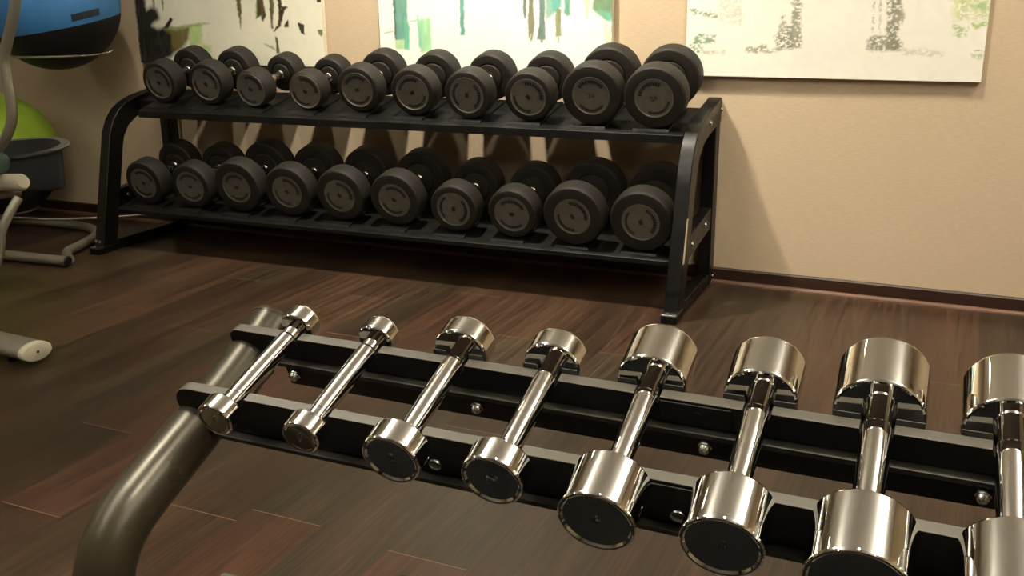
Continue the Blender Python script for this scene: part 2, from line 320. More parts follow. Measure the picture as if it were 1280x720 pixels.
P2 = [
  ([(-2.258, 1.092), (-2.239, 1.092), (-2.232, 0.914), (-2.248, 0.914)], (70, 95, 85), 0.003),
  ([(-2.243, 1.092), (-2.181, 1.092), (-2.182, 0.98), (-2.201, 0.914), (-2.24, 0.908)], (110, 160, 145), 0.005),
  ([(-2.2, 1.012), (-2.175, 0.973), (-2.18, 0.875), (-2.207, 0.875)], (110, 190, 155), 0.004),
  ([(-2.248, 0.914), (-2.205, 0.914), (-2.207, 0.878), (-2.25, 0.875)], (190, 220, 165), 0.004),
  ([(-2.136, 0.999), (-2.075, 1.005), (-2.072, 0.87), (-2.126, 0.863)], (165, 215, 165), 0.007),
  ([(-2.139, 1.015), (-2.131, 1.018), (-2.118, 0.883), (-2.133, 0.883)], (130, 200, 170), 0.004),
  ([(-2.301, 0.943), (-2.254, 0.952), (-2.254, 0.948), (-2.302, 0.938)], (170, 170, 150), 0.001),
  ([(-2.178, 0.992), (-2.136, 0.999), (-2.136, 0.992), (-2.178, 0.986)], (190, 200, 180), 0.002),
  ([(-1.938, 1.09), (-1.92, 1.089), (-1.917, 0.936), (-1.936, 0.936)], (100, 165, 150), 0.003),
  ([(-1.658, 1.087), (-1.645, 1.087), (-1.642, 1.005), (-1.649, 0.996), (-1.655, 1.023)], (110, 120, 100), 0.002),
  ([(-1.627, 1.087), (-1.61, 1.087), (-1.611, 1.026), (-1.604, 0.981), (-1.615, 0.935), (-1.618, 0.913), (-1.625, 0.919), (-1.621, 0.944), (-1.629, 0.919), (-1.632, 0.925), (-1.635, 0.996), (-1.631, 1.042)], (135, 135, 105), 0.002),
  ([(-1.573, 1.086), (-1.553, 1.086), (-1.563, 0.987), (-1.56, 0.92), (-1.597, 0.923), (-1.587, 0.975), (-1.587, 1.035)], (110, 135, 125), 0.002),
  ([(-1.584, 0.923), (-1.57, 0.923), (-1.57, 0.908), (-1.577, 0.907)], (140, 140, 120), 0.002),
  ([(-1.556, 1.086), (-1.539, 1.086), (-1.526, 1.017), (-1.546, 1.005), (-1.56, 0.999)], (150, 190, 170), 0.006),
  ([(-1.533, 1.086), (-1.492, 1.086), (-1.492, 1.047), (-1.509, 1.035), (-1.526, 1.017), (-1.536, 1.047)], (110, 185, 170), 0.005),
  ([(-1.512, 1.041), (-1.492, 1.035), (-1.495, 0.987), (-1.492, 0.936), (-1.516, 0.932), (-1.519, 1.011)], (150, 155, 115), 0.002),
  ([(-1.509, 0.932), (-1.502, 0.933), (-1.504, 0.905), (-1.509, 0.908)], (150, 150, 135), 0.001),
  ([(-1.482, 1.086), (-1.456, 1.085), (-1.456, 1.017), (-1.472, 1.011), (-1.482, 1.023)], (110, 170, 150), 0.004),
  ([(-1.4, 1.085), (-1.377, 1.085), (-1.383, 0.999), (-1.393, 1.005)], (200, 210, 170), 0.005),
  ([(-1.361, 1.085), (-1.274, 1.084), (-1.273, 1.005), (-1.302, 0.993), (-1.334, 1.011), (-1.367, 1.035)], (120, 150, 115), 0.006),
  ([(-1.347, 1.029), (-1.273, 1.023), (-1.276, 0.981), (-1.318, 1.005)], (120, 190, 165), 0.008),
  ([(-1.318, 0.993), (-1.291, 0.952), (-1.29, 0.898), (-1.31, 0.904)], (215, 230, 190), 0.008),
  ([(-1.29, 1.084), (-1.274, 1.084), (-1.272, 0.893), (-1.284, 0.892)], (120, 140, 100), 0.003),
]
P3 = [
  ([(-0.986, 1.033), (-0.947, 1.033), (-0.873, 1.019), (-0.86, 1.005), (-0.931, 1.008), (-0.985, 1.016)], (150, 165, 135), 0.003),
  ([(-0.981, 0.91), (-0.952, 0.948), (-0.884, 0.943), (-0.888, 0.92), (-0.938, 0.902), (-0.925, 0.874), (-0.974, 0.89)], (140, 165, 135), 0.004),
  ([(-0.935, 0.885), (-0.851, 0.886), (-0.851, 0.877), (-0.925, 0.876)], (190, 190, 165), 0.006),
  ([(-0.89, 1.08), (-0.789, 1.08), (-0.789, 0.983), (-0.871, 0.988)], (222, 220, 200), 0.012),
  ([(-0.776, 0.898), (-0.694, 0.913), (-0.69, 0.894), (-0.584, 0.901), (-0.581, 0.898), (-0.678, 0.885), (-0.772, 0.879)], (170, 170, 145), 0.004),
  ([(-0.673, 0.941), (-0.655, 0.969), (-0.584, 0.983), (-0.581, 0.901), (-0.664, 0.897)], (140, 140, 122), 0.005),
  ([(-0.621, 1.078), (-0.588, 1.078), (-0.578, 0.901), (-0.609, 0.9)], (160, 160, 135), 0.005),
  ([(-0.655, 1.016), (-0.639, 1.016), (-0.637, 0.955), (-0.654, 0.955)], (170, 170, 145), 0.004),
  ([(-0.362, 0.898), (-0.348, 0.944), (-0.291, 0.947), (-0.243, 0.926), (-0.245, 0.894), (-0.312, 0.893)], (150, 148, 128), 0.005),
  ([(-0.308, 1.075), (-0.252, 1.075), (-0.258, 0.984), (-0.255, 0.899), (-0.297, 0.899), (-0.299, 0.984)], (140, 138, 118), 0.005),
  ([(-0.278, 1.036), (-0.241, 1.015), (-0.248, 0.984), (-0.289, 0.984)], (155, 150, 130), 0.005),
  ([(-0.349, 1.076), (-0.344, 1.076), (-0.338, 0.957), (-0.343, 0.957)], (180, 180, 155), 0.002),
  ([(-0.328, 1.075), (-0.323, 1.075), (-0.316, 0.944), (-0.321, 0.944)], (190, 190, 165), 0.002),
  ([(-0.248, 0.904), (-0.108, 0.89), (-0.107, 0.88), (-0.233, 0.883)], (215, 212, 190), 0.006),
  ([(-0.108, 1.074), (0.017, 1.072), (0.017, 0.994), (-0.09, 0.994)], (208, 215, 165), 0.012),
  ([(-0.045, 1.05), (0.015, 1.05), (0.013, 1.03), (-0.038, 1.03)], (170, 200, 145), 0.005),
  ([(-0.033, 0.984), (0.014, 0.994), (0.012, 0.974), (-0.029, 0.974)], (175, 200, 125), 0.003),
  ([(-0.088, 0.979), (-0.044, 0.979), (-0.045, 0.943), (-0.084, 0.943)], (185, 200, 150), 0.004),
  ([(-0.014, 0.899), (0.02, 0.9), (0.021, 0.897), (-0.013, 0.897)], (120, 120, 80), 0.001),
  ([(-0.03, 0.891), (0.013, 0.897), (0.011, 0.876), (-0.023, 0.876)], (190, 210, 165), 0.006),
]
def vnoise(X, Z, s, seed):
    g = np.random.RandomState(seed).rand(256, 256)
    x = X*s; z = Z*s; xi = np.floor(x).astype(int); zi = np.floor(z).astype(int); fx = x-xi; fz = z-zi
    fx = fx*fx*(3-2*fx); fz = fz*fz*(3-2*fz)
    G = lambda a, b: g[a % 256, b % 256]
    return (G(xi, zi)*(1-fx)+G(xi+1, zi)*fx)*(1-fz)+(G(xi, zi+1)*(1-fx)+G(xi+1, zi+1)*fx)*fz
def sdf(px, pz, P):
    d = np.full(px.shape, 1e9); inside = np.zeros(px.shape, bool); n = len(P)
    for i in range(n):
        ax, az = P[i]; bx, bz = P[(i+1) % n]; ex, ez = bx-ax, bz-az; wx, wz = px-ax, pz-az
        t = np.clip((wx*ex+wz*ez)/(ex*ex+ez*ez+1e-12), 0, 1); d = np.minimum(d, (wx-ex*t)**2+(wz-ez*t)**2)
        c = ((az <= pz) & (bz > pz)) | ((bz <= pz) & (az > pz))
        inside ^= c & (px < ax+(pz-az)/(bz-az+1e-12)*(bx-ax))
    return np.where(inside, -1, 1)*np.sqrt(d)
def painting(x0, x1, strokes, base, label, seed, rag, side, speckle=0, z0=.796, z1=1.72):
    st = .0032; nx = int((x1-x0)/st); nz_ = int((z1-z0)/st)
    xs = np.linspace(x0, x1, nx); zs = np.linspace(z0, z1, nz_); X, Z = np.meshgrid(xs, zs)
    col = np.ones(X.shape+(3,))*np.array(srgb(base)); n = vnoise(X+9, Z, 9, seed); n2 = vnoise(X+9, Z+3, 45, seed+1)
    col *= (1-.05*n-.04*n2)[..., None]
    for k, (P, c, s) in enumerate(strokes):
        P = [(a, b+.45 if b > 1.085 else b) for a, b in P]
        dx = (vnoise(X+20, Z, 70, seed+k)-.5)*rag*min(1, s/.003)+(vnoise(X+20, Z, 200, seed+k+50)-.5)*rag*.5
        dz = (vnoise(X+20, Z+7, 60, seed+k+9)-.5)*rag*min(1, s/.003)
        d = sdf(X+dx, Z+dz, P); a = np.clip(.5-d/(2*max(s, .0015)), 0, 1)
        if speckle: a = a*np.clip((vnoise(X+30, Z*1.6, 130, seed+k+3)+vnoise(X+30, Z, 300, seed+k+5)*.5-speckle)*4, 0, 1)
        a = (a*(.96+.04*vnoise(X+11, Z*.3, 90, seed+k)))[..., None]
        tone = np.array(srgb(c))*(1+.25*(vnoise(X+5, Z*.4, 60, seed+k+77)-.5))[..., None]
        col = col*(1-a)+tone*a
    bm = bmesh.new(); add_box(bm, (x0, -.030, z0), (x1, -.004, z1))
    o = bpy.data.objects  # canvas body with the painted face in front of it
    t = thing('canvas_painting', label, 'painting', ((x0+x1)/2, -.015, z0))
    bm.transform(Matrix.Translation((-(x0+x1)/2, .015, -z0))); obj('stretcher_frame', bm, side, t, 0)
    verts = np.stack([X-(x0+x1)/2, np.full(X.shape, -.0155), Z-z0], -1).reshape(-1, 3)
    idx = np.arange(nx*nz_).reshape(nz_, nx); F = np.stack([idx[:-1, :-1], idx[:-1, 1:], idx[1:, 1:], idx[1:, :-1]], -1).reshape(-1, 4)
    me = bpy.data.meshes.new('painted_face'); me.from_pydata(verts.tolist(), [], F.tolist())
    ca = me.color_attributes.new('paint', 'FLOAT_COLOR', 'POINT')
    ca.data.foreach_set('color', np.concatenate([col.reshape(-1, 3), np.ones((nx*nz_, 1))], 1).ravel().astype(np.float32))
    me.materials.append(M_paint); new_obj('painted_face', me, t)
M_paint = mat('canvas_paint', (240, 235, 215), .65, spec=.3)
_a = M_paint.node_tree.nodes.new('ShaderNodeAttribute'); _a.attribute_name = 'paint'
M_paint.node_tree.links.new(_a.outputs['Color'], M_paint.node_tree.nodes['Principled BSDF'].inputs['Base Color'])
bump(M_paint, .0004, .3, sc_=350)
M_pale = mat('pale_canvas_edge', (222, 214, 190), .7); vary(M_pale, (216, 208, 184), (228, 220, 196), sc_=50)
painting(-3.681, -2.612, P1, (238, 235, 212), 'abstract cream painting with black and green patches above the left end of the dumbbell rack', 3, .007, M_pale)
painting(-2.322, -1.285, P2, (253, 252, 240), 'white painting with teal and green drips, middle one above the dumbbell rack', 40, .005, M_pale)
painting(-.994, .015, P3, (248, 244, 230), 'pale painting of faint grey building shapes on the wall right of the rack', 80, .012, M_pale, speckle=.5)

# ------------------------------------------------------------------ black dumbbell rack
RK = Matrix.Translation((-.857, .004, 0)) @ Matrix.Rotation(.019, 4, 'Z')      # rack frame: x 0 at the right outer face, y 0 at the back
WR = 2.666; LW = .052
rack = thing('dumbbell_rack', 'long black two-tier steel dumbbell rack against the beige wall', 'rack', mat=RK)
side = [(-.565, 0), (-.452, .46), (-.435, .525), (-.405, .580), (-.365, .622), (-.315, .650), (-.25, .670), (.042, .724), (.058, .643),
        (0, .626), (-.19, .596), (-.262, .578), (-.318, .545), (-.352, .50), (-.367, .455), (-.478, 0)]
YZ = lambda a, b, t: Vector((t, a, b))
def bolt(parent, loc, r=.009, axis=(1, 0, 0)):
    return obj('bolt', lathe([(0, r*1.25), (.0015, r*1.25), (.0015, r), (.005, r*.85), (.0065, r*.4), (.007, 0)], loc, axis, 20), M_bolt, parent)
for s, xo in ((1, 0.0), (-1, -WR)):
    xa, xb = (xo-LW, xo) if s > 0 else (xo, xo+LW)
    obj('front_leg_arm', prism(side, YZ, xa, xb), M_black, rack, 30, .005, 3)
    obj('rear_post', box((xa+.002, -.070, 0), (xb-.002, -.0005, .632)), M_black, rack, 30, .004)
    obj('shelf_bracket', prism([(-.0705, .308), (-.425, .268), (-.44, .185), (-.0705, .228)], YZ, xa+.006, xb-.006), M_black, rack, 30, .003)
    obj('foot_bar', box((xa+.004, -.485, .002), (xb-.004, -.0705, .047)), M_black, rack, 30, .004)
    for y, z in ((-.003, .672), (-.184, .641), (-.164, .262), (-.368, .235)):
        e = .006 if z < .5 else 0
        if s > 0: bolt(rack, (xb-e, y, z)); bolt(rack, (xa+e, y, z), axis=(-1, 0, 0))
        else: bolt(rack, (xa+e, y, z), axis=(-1, 0, 0)); bolt(rack, (xb-e, y, z))
    bolt(rack, ((xb if s > 0 else xb), .001-.03, .03), .006)
    if s < 0:
        for k in (.3, .7): bolt(rack, (xa+LW*k, -.558, .055), .006, (0, -1, .25))
    fc = obj('foot_cap', box((xa-.002, -.588, 0), (xb+.002, -.490, .030)), M_black, rack, 30, .004)
    obj('foot_plate', box((xa-.001, -.586, .0302), (xb+.001, -.492, .0325)), M_bolt, fc, 30, .0008)
st = prism([(-.462, .348), (-.500, .196), (-.520, .198), (-.482, .350)], YZ, 0, .0012)
so = obj('sticker', st, M_sticker, rack, 0); so['label'] = 'pale strip label on the right leg'
XI0, XI1 = -WR+LW, -LW
def tray(z0, tan, yf, yb, xl, lip):
    def P(y, n, t):       # along the slope
        return Vector((t, y, z0+tan*y+n))
    c = [(yf, -lip), (yf, -.011), (yf+.004, -.010), (yf+.016, -.0085), (yb, -.0085), (yb+.0025, -.011), (yb+.0025, -.036), (yb, -.036), (yb-.001, -.014), (yf+.010, -.016), (yf+.010, -lip)]
    o = obj('tray', prism(c, P, xl, XI1-.0005), M_tray, rack, 30, .0012)
    if xl > XI0+.01:
        obj('tray_end_flange', prism([(-.24, -.050), (-.24, -.012), (yb-.001, -.012), (yb-.001, -.050)], P, XI0+.0005, xl), M_black, rack, 30, .0015)
    return o, P
Ptop = (.715, math.tan(R(13))); Pbot = (.300, math.tan(R(13)))
tr_top, PT = tray(*Ptop, -.372, -.096, -2.500, .040); tr_bot, PB = tray(*Pbot, -.452, -.090, XI0+.0005, .027)
def rests(trobj, P, xs, yf, yb):
    # raised rubber rests, one under each dumbbell
    for x in xs:
        obj('rubber_rest', prism([(yf, -.0085), (yf+.004, 0), (yb-.004, 0), (yb, -.0085)], P, x-.066, x+.066), M_tray, trobj, 30, .001)

# ------------------------------------------------------------------ black rubber dumbbells
HL = .082
_cache = {}
def head_mesh(r):
    k = ('h', round(r, 4))
    if k not in _cache:
        ri = r*.60
        prof = [(.004, 0), (.004, .0655), (.001, .067), (0, .069), (0, r-.012), (.002, r-.006), (.008, r-.001), (.013, r), (HL-.013, r), (HL-.008, r-.001), (HL-.002, r-.006), (HL, r-.012),
                (HL, ri+.003), (HL-.004, ri+.001), (HL-.004, ri-.002), (HL+.004, ri-.006), (HL+.006, ri-.012), (HL+.006, .02), (HL+.006, 0)]
        _cache[k] = mesh_of('weight_head', lathe(prof, seg=80), M_rubber, 24)
    return _cache[k]
def disc_mesh():
    if 'd' not in _cache:
        _cache['d'] = mesh_of('end_cap', lathe([(.0035, 0), (.0015, .001), (.0015, .060), (-.0008, .0615), (-.0008, .0645), (.0015, .0655), (.0038, .0655)], seg=64), M_disc, 25)
    return _cache['d']
def letter_mesh(txt, part):
    k = ('l', txt if part == 'mid' else '', part)
    if k in _cache: return _cache[k]
    bm = bmesh.new(); rg = random.Random(3)
    def arc(c, span, n, rm, h):
        for i in range(n):
            a = R(c)+R(span)*(i/(n-1)-.5); wd = R(span)/n*(.43+.06*rg.random())
            hh = h*(.75+.25*rg.random())
            vs = []
            for yy in (.0015, .0007):
                for da, rr in ((-wd, rm-hh), (wd, rm-hh), (wd, rm+hh), (-wd, rm+hh)):
                    vs.append(bm.verts.new((rr*math.sin(a+da), yy, rr*math.cos(a+da))))
            for f in ((0, 3, 2, 1), (4, 5, 6, 7), (0, 1, 5, 4), (1, 2, 6, 5), (2, 3, 7, 6), (3, 0, 4, 7)): bm.faces.new([vs[q] for q in f])
    if part == 'upper': arc(0, 100, 10, .0480, .0064)
    elif part == 'lower': arc(180, 96, 13, .0495, .0045)
    elif txt: glyph(bm, txt, Matrix(((1, 0, 0, 0), (0, 0, -1, .0012), (0, 1, 0, 0), (0, 0, 0, 1))), .025, .0005)
    else: add_box(bm, (-.009, .0006, -.006), (.008, .0015, .006))
    _cache[k] = mesh_of('lettering', bm, M_ink, 0); return _cache[k]
def grip_mesh(L):
    k = ('g', round(L, 3))
    if k not in _cache:
        prof = [(0, 0), (0, .019), (.004, .019), (.008, .0155)]+[(.008+(L-.016)*i/10, .0150+.0016*math.sin(math.pi*i/10)) for i in range(1, 10)]+[(L-.008, .0155), (L-.004, .019), (L, .019), (L, 0)]
        _cache[k] = mesh_of('handle', lathe(prof, seg=36), M_steel, 40)
    return _cache[k]
def rubber_dumbbell(PL, x, s0, L, r, yaw, roll, label, group, txt=''):
    z0, tan = PL; al = math.atan(tan)
    A = Vector((math.sin(yaw), math.cos(al)*math.cos(yaw), math.sin(al)*math.cos(yaw)))
    N = Vector((0, -math.sin(al), math.cos(al))); Xv = A.cross(N).normalized(); N = Xv.cross(A)
    # base point on the tray below the middle of the bar
    n0 = Vector((0, -math.sin(al), math.cos(al)))
    base = Vector((x, 0, z0))+A*(s0+L/2)+n0*.0008
    Mx = Matrix(((Xv.x, A.x, N.x, base.x), (Xv.y, A.y, N.y, base.y), (Xv.z, A.z, N.z, base.z), (0, 0, 0, 1)))
    t = thing('rubber_dumbbell', label, 'dumbbell', group=group, mat=RK @ Mx)
    h = L/2
    g = new_obj('handle', grip_mesh(L-2*HL-.010), t); g.location = (0, -(L-2*HL-.010)/2, r)
    for sgn in (-1, 1):
        hd = new_obj('weight_head', head_mesh(r), t); hd.location = (0, sgn*h, r)
        hd.rotation_euler = (0, 0, 0) if sgn < 0 else (0, 0, math.pi)
        cp = new_obj('end_cap', disc_mesh(), hd)
        cp.rotation_euler = (0, roll, 0); cp.scale = (1.085, 1, 1.085)
        for part in ('upper', 'lower', 'mid'):
            lt = new_obj('number' if part == 'mid' else 'lettering', letter_mesh(txt, part), hd)
            lt.rotation_euler = (0, roll, 0); lt.scale = (1.085, 1, 1.085)
    return t
ORD = ['first', 'second', 'third', 'fourth', 'fifth', 'sixth', 'seventh', 'eighth', 'ninth', 'tenth']
TOP = [(-2.4068, -.3092, .2843, .0925, .012), (-2.1592, -.3083, .2830, .0925, -.021), (-1.9037, -.3210, .3020, .0801, .023), (-1.6513, -.3242, .2833, .0801, -.046), (-1.3999, -.3214, .2853, .0940, -.044), (-1.1443, -.3349, .2882, .0940, -.043), (-.8948, -.3450, .3000, .0940, -.012), (-.6535, -.3437, .2990, .0940, -.038), (-.4000, -.3562, .3040, .1110, -.025), (-.1650, -.3608, .3020, .1110, -.017)]
BOT = [(-2.4647, -.4147, .3010, .1010, -.002), (-2.2257, -.4088, .3050, .1000, -.044), (-1.9654, -.4086, .3026, .1145, -.026), (-1.7179, -.4054, .3100, .1102, -.045), (-1.4578, -.4016, .3070, .1102, -.030), (-1.1965, -.4010, .3080, .1102, -.012), (-.9367, -.4164, .3073, .0990, -.030), (-.6884, -.4176, .3080, .0990, -.022), (-.4307, -.4316, .3130, .1158, .001), (-.1750, -.4324, .3100, .1158, -.002)]
RT = [50, 55, 35, 40, -10, -25, 95, 45, 0, -28]
RB = [20, 0, -10, 45, 50, 20, 100, 10, 45, 80]
txts = {8: '24', 9: '26'}
dl_top = {0: 'leftmost on the upper tray, beside the curved left leg', 9: 'rightmost on the upper tray, beside the right end frame'}
def where(i, tier):
    if i == 0: return 'leftmost on the %s tray' % tier
    if i == 9: return 'rightmost on the %s tray' % tier
    if i < 5: return '%s from the left on the %s tray' % (ORD[i], tier)
    return '%s from the right on the %s tray' % (ORD[9-i], tier)
for i, (x, s0, L, r, yw) in enumerate(TOP):
    sz = 'small' if r < .085 else ('large' if r > .1 else 'medium')
    rubber_dumbbell(Ptop, x, s0, L, r, yw, R(RT[i]), sz+' black rubber dumbbell with grey end disc, '+where(i, 'upper'), 'rubber dumbbells on the upper tray', txts.get(i, ''))
for i, (x, s0, L, r, yw) in enumerate(BOT):
    sz = 'large' if r > .105 else 'medium'
    rubber_dumbbell(Pbot, x, s0, L, r, yw, R(RB[i]), sz+' black rubber dumbbell with grey end disc, '+where(i, 'lower'), 'rubber dumbbells on the lower tray')

rests(tr_top, PT, [d[0]-.01 for d in TOP], -.352, -.100)
rests(tr_bot, PB, [d[0]-.01 for d in BOT], -.432, -.094)

# ------------------------------------------------------------------ chrome dumbbell rack in front
TH = R(19.636); GS = .1192
CA = Vector((0, math.cos(TH), math.sin(TH))); CN = Vector((0, -math.sin(TH), math.cos(TH)))
MC = Matrix(((1, 0, 0, 0), (0, CA.y, CN.y, -2.8669), (0, CA.z, CN.z, .64), (0, 0, 0, 1)))    # x, along the bars, normal
CD = [(-.7719, -.0558, .2035, .0255, .0236, -.0055, '1'), (-.6501, -.0553, .2035, .0255, .0236, -.0144, '1'),
      (-.5292, -.0604, .2177, .0323, .0345, -.0209, '2'), (-.409, -.0601, .2177, .0323, .0345, -.0252, '2'),
      (-.2882, -.0836, .2679, .0614, .0397, -.0278, '4'), (-.1678, -.0818, .2679, .0614, .0397, -.0328, '4'),
      (-.0489, -.0919, .2931, .0732, .046, -.0311, ''), (.0734, -.0920, .2931, .0732, .046, -.0326, '')]
BR = {'1': .0128, '2': .0132, '4': .0134, '': .0150}
crack = thing('chrome_dumbbell_rack', 'grey tube rack with two black rails holding shiny chrome dumbbells in the foreground', 'rack', (-.855, -2.9, 0))
INV = Matrix.Translation((.855, 2.9, 0))
XL, XRR = -.872, .62
def rail_outline(hgt, t_mid):
    """rail plate in (x, n): rounded left end, round notches for the bars"""
    pts = []; rr = hgt*.48
    top = []
    for (x, s0, L, hl, r, yw, tx) in CD:
        xc = x+math.sin(yw)*(t_mid-s0*0); b = BR[tx]+.0012
        for k in range(0, 13): top.append((xc-b*math.cos(math.pi*k/12), -b*math.sin(math.pi*k/12)))
    for k in range(0, 9):
        a = math.pi-math.pi/2*k/8; pts.append((XL+rr+rr*math.cos(a), -rr+rr*math.sin(a)))
    pts += top
    for k in range(0, 7):
        a = math.pi/2-math.pi/2*k/6; pts.append((XRR-.02+.02*math.cos(a), -.02+.02*math.sin(a)))
    pts += [(XRR, -hgt)]
    for k in range(0, 7):
        a = -math.pi/2-math.pi/2*k/6; pts.append((XL+rr+rr*math.cos(a), -hgt+rr+rr*math.sin(a)))
    return pts
def T3(x, a, n): return INV @ (MC @ Vector((x, a, n)))
def cfn(x, n, a): return T3(x, a, n)
def cbox(lo, hi):
    return box(lo, hi, INV @ MC)
rails = []
for nm, a0, hgt in (('front_rail', 0.0, .058), ('rear_rail', GS, .034)):
    pl = obj(nm, prism(rail_outline(hgt, a0-.007), cfn, a0-.015, a0-.0005), [M_rail, M_railtop], crack, 30)
    # grey upper edge: faces that look along the rack normal
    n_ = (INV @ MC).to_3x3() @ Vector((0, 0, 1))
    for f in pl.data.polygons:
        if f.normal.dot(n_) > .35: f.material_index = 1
    add_bevel(pl, .0012, 2)
    rails.append(pl)
    led = obj('rail_ledge', cbox((XL+.03, a0-.024, -hgt-.010), (XRR, a0-.0005, -hgt-.003)), M_ledge, pl, 30, .001)
obj('rear_web', cbox((XL+.075, GS-.012, -.084), (XRR, GS-.002, -.0435)), M_rail, rails[1], 30, .001)
# joint covers with seams
obj('joint_cover', cbox((-.251, -.0172, -.0565), (-.183, -.0152, -.004)), M_rail, rails[0], 30, .0008)
obj('joint_cover', cbox((-.276, GS-.0172, -.0325), (-.198, GS-.0152, -.003)), M_rail, rails[1], 30, .0008)
def tl(p, M=None): return INV @ (MC @ Vector(p))
ax3 = MC.to_3x3()
for x in (-.775, -.506, -.227, .051, .33):
    bm = bmesh.new()
    add_lathe(bm, [(0, 0), (0, .0052), (.006, .0052), (.006, .0075), (.0065, .008), (.012, .008), (.0125, .0066), (.016, .0062), (.019, .0045), (.0205, 0)], tl((x, GS-.012, -.052)), ax3 @ Vector((0, -1, -.35)), 24)
    obj('acorn_nut', bm, M_bolt, rails[1], 30)
for x in (-.504, -.225, .33):
    bm = bmesh.new(); add_lathe(bm, [(0, .0085), (.001, .0085), (.003, .0075), (.0042, .005), (.0045, 0)], tl((x, -.0172 if x > -.3 else -.015, -.043)), ax3 @ Vector((0, -1, 0)), 24)
    obj('screw_head', bm, M_bolt, rails[0], 30)
obj('screw_head', lathe([(0, .005), (.0008, .0048), (.001, 0)], tl((-.235, GS-.0172, -.017)), ax3 @ Vector((0, -1, 0)), 20), M_hole, rails[1], 30)
# saddle pads behind the rear rail, one under each pair of heads
for (x, s0, L, hl, r, yw, tx) in CD[2:]:
    xc = x+math.sin(yw)*GS; b = BR[tx]+.0014; w_ = r*.97
    prof = [(-w_, -.012), (-w_, .0065), (-b-.001, .0065)]+[(-b*math.cos(math.pi*k/10), -b*math.sin(math.pi*k/10)*.99) for k in range(11)]+[(b+.001, .0065), (w_, .0065), (w_, -.012), (b+.003, -.019), (-b-.003, -.019)]
    obj('saddle_pad', prism([(xc+p, q) for p, q in prof], cfn, GS-.0004, GS+.0012), M_pad, rails[1], 30, .0006)
# tubular end frames
def leg_frame(x, name='end_tube'):
    P = [(.168, -.040), (.122, -.049), (.064, -.058), (-.034, -.066), (-.106, -.071), (-.160, -.078), (-.200, -.098), (-.225, -.128)]
    pts = [INV @ (MC @ Vector((x, a, n))) for a, n in P]
    last = INV @ (MC @ Vector((x, -.225, -.128)))
    pts += [last+Vector((0, -.018, -.07)), last+Vector((0, -.022, -.16)), last+Vector((0, -.018, -.28)), Vector((last.x, last.y+.01, .11)), Vector((last.x, last.y+.06, .052)), Vector((last.x, last.y+.15, .0355)), Vector((last.x, last.y+.40, .0355)), Vector((last.x, last.y+.66, .0355))]
    o = obj(name, tube(smooth_path(pts, 8), .0345, 40), M_leg, crack, 40)
    d = (INV @ (MC @ Vector((x, .168, -.040))))-(INV @ (MC @ Vector((x, .122, -.049))))
    obj('end_plug', lathe([(0, .0350), (.004, .0350), (.008, .032), (.010, .022), (.0105, 0)], pts[0], d, 40), M_leg, o, 40)
    obj('end_plug', lathe([(0, .0352), (.004, .0352), (.009, .032), (.011, 0)], pts[-1], (0, 1, 0), 40), M_hole, o, 40)
    for a0 in (0.0, GS):
        obj('rail_bracket', cbox((x-.018, a0-.024, -.086 if a0 else -.075), (x+.018, a0+.006, -.034 if a0 else -.058)), M_rail, o, 30, .002)
leg_frame(-.855); leg_frame(.50)
# lower pair of rails, mostly below the picture
LOW = Vector((-.872, -2.832, .345))
for k, a in ((0, 0.0), (1, -.135)):
    Mm = INV @ Matrix(((1, 0, 0, 0), (0, CA.y, CN.y, LOW.y), (0, CA.z, CN.z, LOW.z), (0, 0, 0, 1)))
    rr = .017
    pts = [(XL+rr+rr*math.cos(math.pi*.5+math.pi*q/12), -rr+rr*math.sin(math.pi*.5+math.pi*q/12)) for q in range(13)]+[(XRR, -2*rr), (XRR, 0)]
    obj('lower_rail', prism(pts, lambda p, q, t: Mm @ Vector((p, t, q)), a-.015, a), M_railtop, crack, 30, .001)

def chrome_dumbbell(x, s0, L, hl, r, yw, tx, label, spin):
    A = (CA*math.cos(yw)+Vector((math.sin(yw), 0, 0))).normalized(); Xv = A.cross(CN).normalized(); N = Xv.cross(A)
    o = MC @ Vector((x, 0, 0))+A*(s0+L/2)
    Mx = Matrix(((Xv.x, A.x, N.x, o.x), (Xv.y, A.y, N.y, o.y), (Xv.z, A.z, N.z, o.z), (0, 0, 0, 1)))
    t = thing('chrome_dumbbell', label, 'dumbbell', group='chrome dumbbells on the front rack', mat=Mx)
    b = BR[tx]; gl = L-2*hl; e = .0022
    n = 14; c = min(.018, gl*.15)
    prof = [(0, 0), (0, b*.93), (c, b*.93), (c+.0005, b*.90), (c+.001, b*.94)]
    for k in range(n+1): prof.append((c+.003+(gl-2*c-.006)*k/n, b*(.95+.05*math.sin(math.pi*k/n))))
    prof += [(gl-c-.001, b*.9), (gl-c-.0005, b*.86), (gl-c, b*.9), (gl, b*.9), (gl, 0)]
    obj('handle', lathe(prof, (0, -gl/2, 0), seg=96), M_chrome, t, 9)
    for sg in (-1, 1):
        dish = .0015 if r < .03 else .003
        pf = [(hl, 0), (hl, r-.0035), (hl-.0007, r-.0015), (hl-.0022, r-.0003), (hl-.0035, r), (.0035, r), (.0022, r-.0003), (.0007, r-.0012), (.0, r-.0026), (.0004, r-.0040), (dish, r-.0058), (dish+.0003, r*.5), (dish+.0004, 0)]
        bm = lathe(pf, (0, 0, 0), seg=128)
        hd = obj('weight_head', bm, M_chrome, t, 9)
        hd.location = (0, sg*L/2, 0); hd.rotation_euler = (0, 0, 0 if sg < 0 else math.pi)
        if tx:
            bm = bmesh.new()
            glyph(bm, tx, Matrix(((1, 0, 0, 0), (0, 0, -1, dish+.0004), (0, 1, 0, 0), (0, 0, 0, 1))), .018 if r > .03 else .016, .0012)
            nb = obj('number', bm, M_bolt, hd, 0); nb.rotation_euler = (0, spin, 0)
    return t
